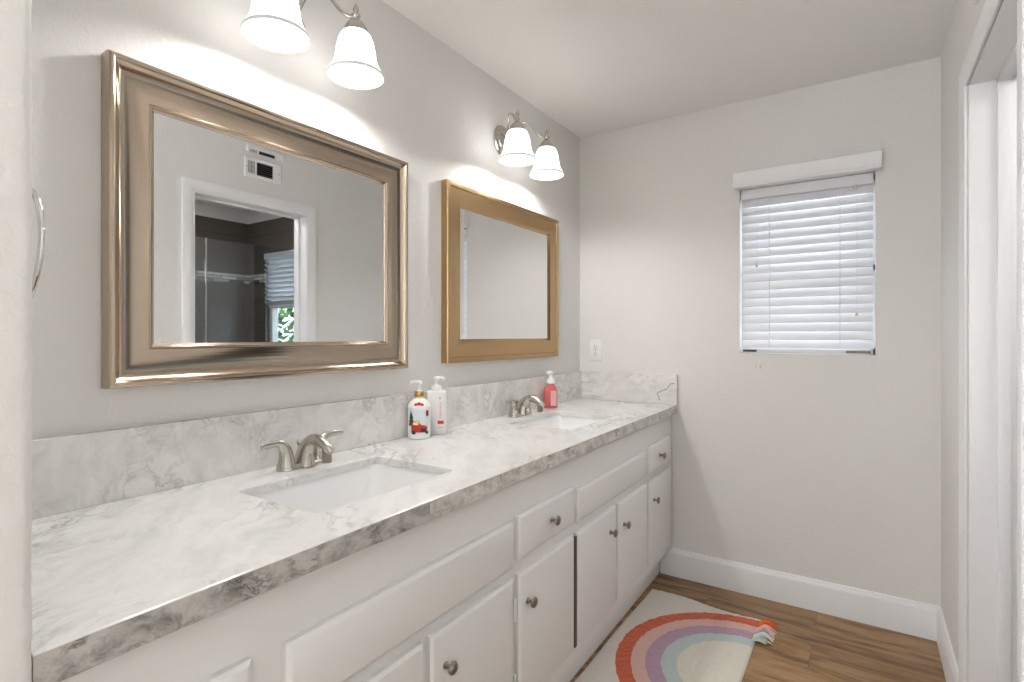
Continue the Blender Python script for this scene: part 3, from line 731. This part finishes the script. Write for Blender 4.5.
t = thing('towel_ring', 'polished metal towel ring on the near wall end, at the edge of the countertop', 'towel ring', (0.475, SY1, 1.467))
bm = bmesh.new(); lathe(bm, [(0.026, 0.0002), (0.026, 0.006), (0.018, 0.011), (0.009, 0.014), (0.008, 0.020), (0.011, 0.026), (0.008, 0.032), (0.002, 0.033)], (0, 0, 0), 'y', 32); build('wall_post', bm, m_chrome, t, sm=40)
bm = bmesh.new(); pts = [(0.081*math.sin(2*PI*k/48), 0.022+0.004*math.cos(2*PI*k/48), -0.081+0.081*math.cos(2*PI*k/48)) for k in range(49)]
tube(bm, pts, 0.0036, 12, sm=1, up=Vector((0, 1, 0))); build('ring', bm, m_chrome, t, sm=60)

t = thing('air_vent', 'white wall register with dark louvers high above the doorway, seen in the champagne framed mirror', 'vent', (W, 1.871, 2.272))
bm = bmesh.new()
fr = [(-0.118, 0.118, -0.060, 0.060), (-0.045, 0.062, -0.040, 0.040)]
loft(bm, [[(x, y, z) for y, z in ((a, c), (b, c), (b, d), (a, d))] for x, (a, b, c, d) in ((-0.0005, fr[0]), (-0.007, fr[0]), (-0.011, (-0.112, 0.112, -0.054, 0.054)), (-0.011, fr[1]), (-0.002, fr[1]))], 0, True, False)
build('frame', bm, m_trim, t)
build('back_opening', B((-0.0018, -0.0008, -0.044, 0.061, -0.039, 0.039)), m_dark, t)
bm = bmesh.new()
for k in range(6): loft(bm, [[(-0.010, y, -0.034+k*0.0125), (-0.0095, y, -0.033+k*0.0125), (-0.0025, y, -0.028+k*0.0125), (-0.0025, y, -0.0295+k*0.0125)] for y in (-0.045, 0.062)], 0, True, True)
build('louvers', bm, m_hinge, t)
bm = bmesh.new()
for k in range(5): box(bm, -0.0122, -0.0108, -0.098+k*0.0085, -0.0945+k*0.0085, -0.036, 0.036)
build('side_louvers', bm, m_hinge, t)
for y in (-0.107, 0.100):
    bm = bmesh.new(); lathe(bm, [(0.004, -0.0108), (0.003, -0.0125)], (0, y, 0), 'x', 10); build('screw', bm, m_knob, t)

# ------------------------------------------------------------------ blind in the bathroom window
t = thing('window_blind', 'closed white slatted blind with a valance in the bathroom window', 'blind', (0, L, 0))
bm = bmesh.new()
vp = [(0.0, 2.000), (-0.050, 2.000), (-0.054, 2.004), (-0.054, 2.012), (-0.058, 2.018), (-0.060, 2.052), (-0.064, 2.060), (-0.066, 2.069), (-0.062, 2.073), (0.0, 2.073)]
loft(bm, [[(x, y, z) for y, z in vp] for x in (0.862, 1.463)], 0, True, True)
v_ = build('valance', bm, m_trim, t, sm=30)
build('headrail', B((WX0+0.008, WX1-0.008, 0.004, 0.045, 1.950, 1.998), bev=0.002), m_blind, t)
NS = 18; z0b, z1b = 1.222, 1.958; sl = None
for k in range(NS):
    zc = z0b+(z1b-z0b)*(k+0.35)/NS
    if sl is None:
        bm = bmesh.new(); hw = 0.0248; an = math.radians(61)
        pf = []
        for u in range(7):
            s = -1+2*u/6; pf.append((s*hw, 0.0014+0.0020*(1-s*s)))
        for u in range(7):
            s = 1-2*u/6; pf.append((s*hw, -0.0014+0.0020*(1-s*s)))
        # room-side edge low: the slat runs from (front, low) to (back, high)
        def rot(p): a, b = p; return (a*math.cos(an)-b*math.sin(an)*1.0, a*math.sin(an)+b*math.cos(an))
        loft(bm, [[(x, rot(p)[0], rot(p)[1]) for p in pf] for x in (WX0+0.009, WX1-0.009)], 0, True, True)
        sl = build('slat', bm, m_blind, t, (0, 0.024, zc), sm=35)
    else:
        c = sl.copy(); COL.objects.link(c); c.parent = t; c.location = (0, 0.024, zc)
bm = B((WX0+0.009, WX1-0.009, 0.004, 0.044, 1.192, 1.212), bev=0.004)
br = build('bottom_rail', bm, m_blind, t, sm=40)
for x0, x1 in ((0.895, 0.958), (1.330, 1.425)):
    build('end_label', B((x0, x1, 0.0028, 0.0042, 1.195, 1.206)), m_black if x0 < 1 else m_hinge, br)
for x in (1.016, 1.308):
    bm = bmesh.new()
    pts = []
    tube(bm, [(x, -0.0005, 1.212), (x, -0.0005, 1.962)], 0.0016, 6, sm=1)
    for k in range(NS):
        zc = z0b+(z1b-z0b)*(k+0.35)/NS
        box(bm, x-0.0028, x+0.0028, 0.001, 0.011, zc-0.019, zc-0.0165)
    build('ladder_cord', bm, m_blind, t)
def pull(x, z, top):
    bm = bmesh.new(); tube(bm, [(x, -0.010, z+0.02), (x, -0.010, top)], 0.0008, 6, sm=1)
    c = build('pull_cord', bm, m_blind, t)
    bm = bmesh.new(); lathe(bm, [(0.0025, 0.022), (0.0045, 0.018), (0.0075, 0.003), (0.0075, 0.0), (0.002, -0.001)], (x, -0.010, z), 'z', 16)
    build('tassel', bm, m_tassel, c, sm=40)
pull(0.962, 1.612, 1.985); pull(1.372, 1.365, 1.985); pull(1.368, 1.93, 1.985)
bm = bmesh.new(); tube(bm, [(0.972, -0.003, 1.135), (0.972, 0.010, 1.192)], 0.0008, 6, sm=1)
c = build('pull_cord', bm, m_blind, t)
bm = bmesh.new(); lathe(bm, [(0.0025, 0.022), (0.0045, 0.018), (0.0075, 0.003), (0.0075, 0.0), (0.002, -0.001)], (0.972, -0.003, 1.115), 'z', 16)
build('tassel', bm, m_tassel, c, sm=40)

# ------------------------------------------------------------------ rainbow bath mat
RX, RY = 1.022, 2.130
def rugmat():
    M = Mat('tufted_rainbow_pile', rough=0.95); v = M.coord()
    d = M.t.nodes.new('ShaderNodeVectorMath'); d.operation = 'MULTIPLY_ADD'
    nz = M.t.nodes.new('ShaderNodeTexNoise'); nz.inputs['Scale'].default_value = 60; nz.inputs['Detail'].default_value = 3; M.l(v, nz.inputs['Vector'])
    M.l(nz.outputs['Color'], d.inputs[0]); d.inputs[1].default_value = (0.012, 0.012, 0); M.l(v, d.inputs[2])
    sep = M.t.nodes.new('ShaderNodeSeparateXYZ'); M.l(d.outputs[0], sep.inputs[0])
    rr = M.math('SQRT', M.math('ADD', M.math('POWER', sep.outputs[0], 2.0), M.math('POWER', sep.outputs[1], 2.0)))
    cs = [(0.0, srgb(228, 222, 206)), (0.215, srgb(190, 206, 203)), (0.275, srgb(184, 148, 172)), (0.334, srgb(226, 182, 170)), (0.388, srgb(210, 82, 20)), (0.449, srgb(230, 222, 212))]
    c = M.ramp(M.math('ADD', rr, -0.006), cs, 'CONSTANT')
    fl = M.noise(v, 240, 3)
    c = M.mix(M.ramp(fl, [(0.35, G(0.14)), (0.6, G(0.0))]), c, srgb(150, 130, 120))
    M.color(c); M.bump(M.noise(v, 420, 3, 0.7), 0.7, 0.004)
    M.b.inputs['Sheen Weight'].default_value = 0.3
    return M.m
m_rug = rugmat()
t = thing('bath_mat', 'white tufted bath mat with a rainbow pattern and tasselled corner on the wood floor', 'bath mat', (RX, RY, 0.0008))
bm = bmesh.new()
NX, NY = 90, 170
x0, x1, y0, y1 = -0.511, 0.0, -0.492, 0.492
top, bot = {}, {}
for i in range(NX+1):
    for j in range(NY+1):
        u, v = i/NX, j/NY
        x = x0+(x1-x0)*u; y = y0+(y1-y0)*v
        edge = min(u*(x1-x0), (1-u)*(x1-x0), v*(y1-y0), (1-v)*(y1-y0))
        # wavy outline: the edges run in and out a little
        x += 0.012*math.sin(y*9+1.0)*(u-0.5)*2*0.2; y += 0.012*math.sin(x*14+0.6)*(v-0.5)*2*0.9-0.035*(v > 0.5)*(v-0.5)*2*(u**1.2)*0.8
        rr = math.hypot(x, y)
        h = 0.013+0.0035*noise.noise(Vector((x*60, y*60, 0)))+0.0015*noise.noise(Vector((x*190, y*190, 3)))
        if edge < 0.012: h *= 0.35+0.65*math.sqrt(max(0, edge/0.012))
        for rb in (0.218, 0.278, 0.337, 0.391, 0.452):
            if abs(rr-rb) < 0.006: h -= 0.003*(1-abs(rr-rb)/0.006)
        top[i, j] = bm.verts.new((x, y, max(h, 0.002)))
for i in range(NX):
    for j in range(NY): bm.faces.new((top[i, j], top[i+1, j], top[i+1, j+1], top[i, j+1]))
be = [e for e in bm.edges if len(e.link_faces) == 1]
ex = bmesh.ops.extrude_edge_only(bm, edges=be)
for v in [g for g in ex['geom'] if isinstance(g, bmesh.types.BMVert)]: v.co.z = 0.0
build('pile', bm, m_rug, t, sm=80)
m_t = [Mat('orange_yarn', srgb(232, 104, 40), 0.9).m, Mat('pink_yarn', srgb(234, 190, 184), 0.9).m, Mat('mint_yarn', srgb(206, 216, 208), 0.9).m, Mat('bluegrey_yarn', srgb(160, 170, 190), 0.9).m, Mat('cream_yarn', srgb(236, 230, 215), 0.9).m]
def tassel(y0, dirv, mi, n, ln, spread=0.012):
    bm = bmesh.new()
    for k in range(n):
        yy = y0+random.uniform(-spread, spread); a = random.uniform(-0.5, 0.5); q = random.uniform(0.75, 1.1)*ln
        dx, dy = dirv[0]*math.cos(a)-dirv[1]*math.sin(a), dirv[0]*math.sin(a)+dirv[1]*math.cos(a)
        zt = random.uniform(0.010, 0.034)
        tube(bm, [(-0.012, yy, 0.008), (dx*q*0.4, yy+dy*q*0.4, zt), (dx*q*0.8, yy+dy*q*0.8, zt*0.7), (dx*q, yy+dy*q, 0.004+zt*0.15)], [0.003, 0.0032, 0.003, 0.0016], 6, sm=4)
    build('tassel', bm, m_t[mi], t, sm=60)
for s in (1, -1):
    tassel(s*0.418, (1.0, s*0.12), 0, 22, 0.062); tassel(s*0.365, (1.0, s*0.15), 1, 22, 0.066); tassel(s*0.325, (1.0, s*0.25), 3, 14, 0.060, 0.010)
    tassel(s*0.285, (0.8, s*0.35), 2, 24, 0.050, 0.014); tassel(s*0.305, (1.0, s*0.1), 4, 8, 0.075, 0.012)
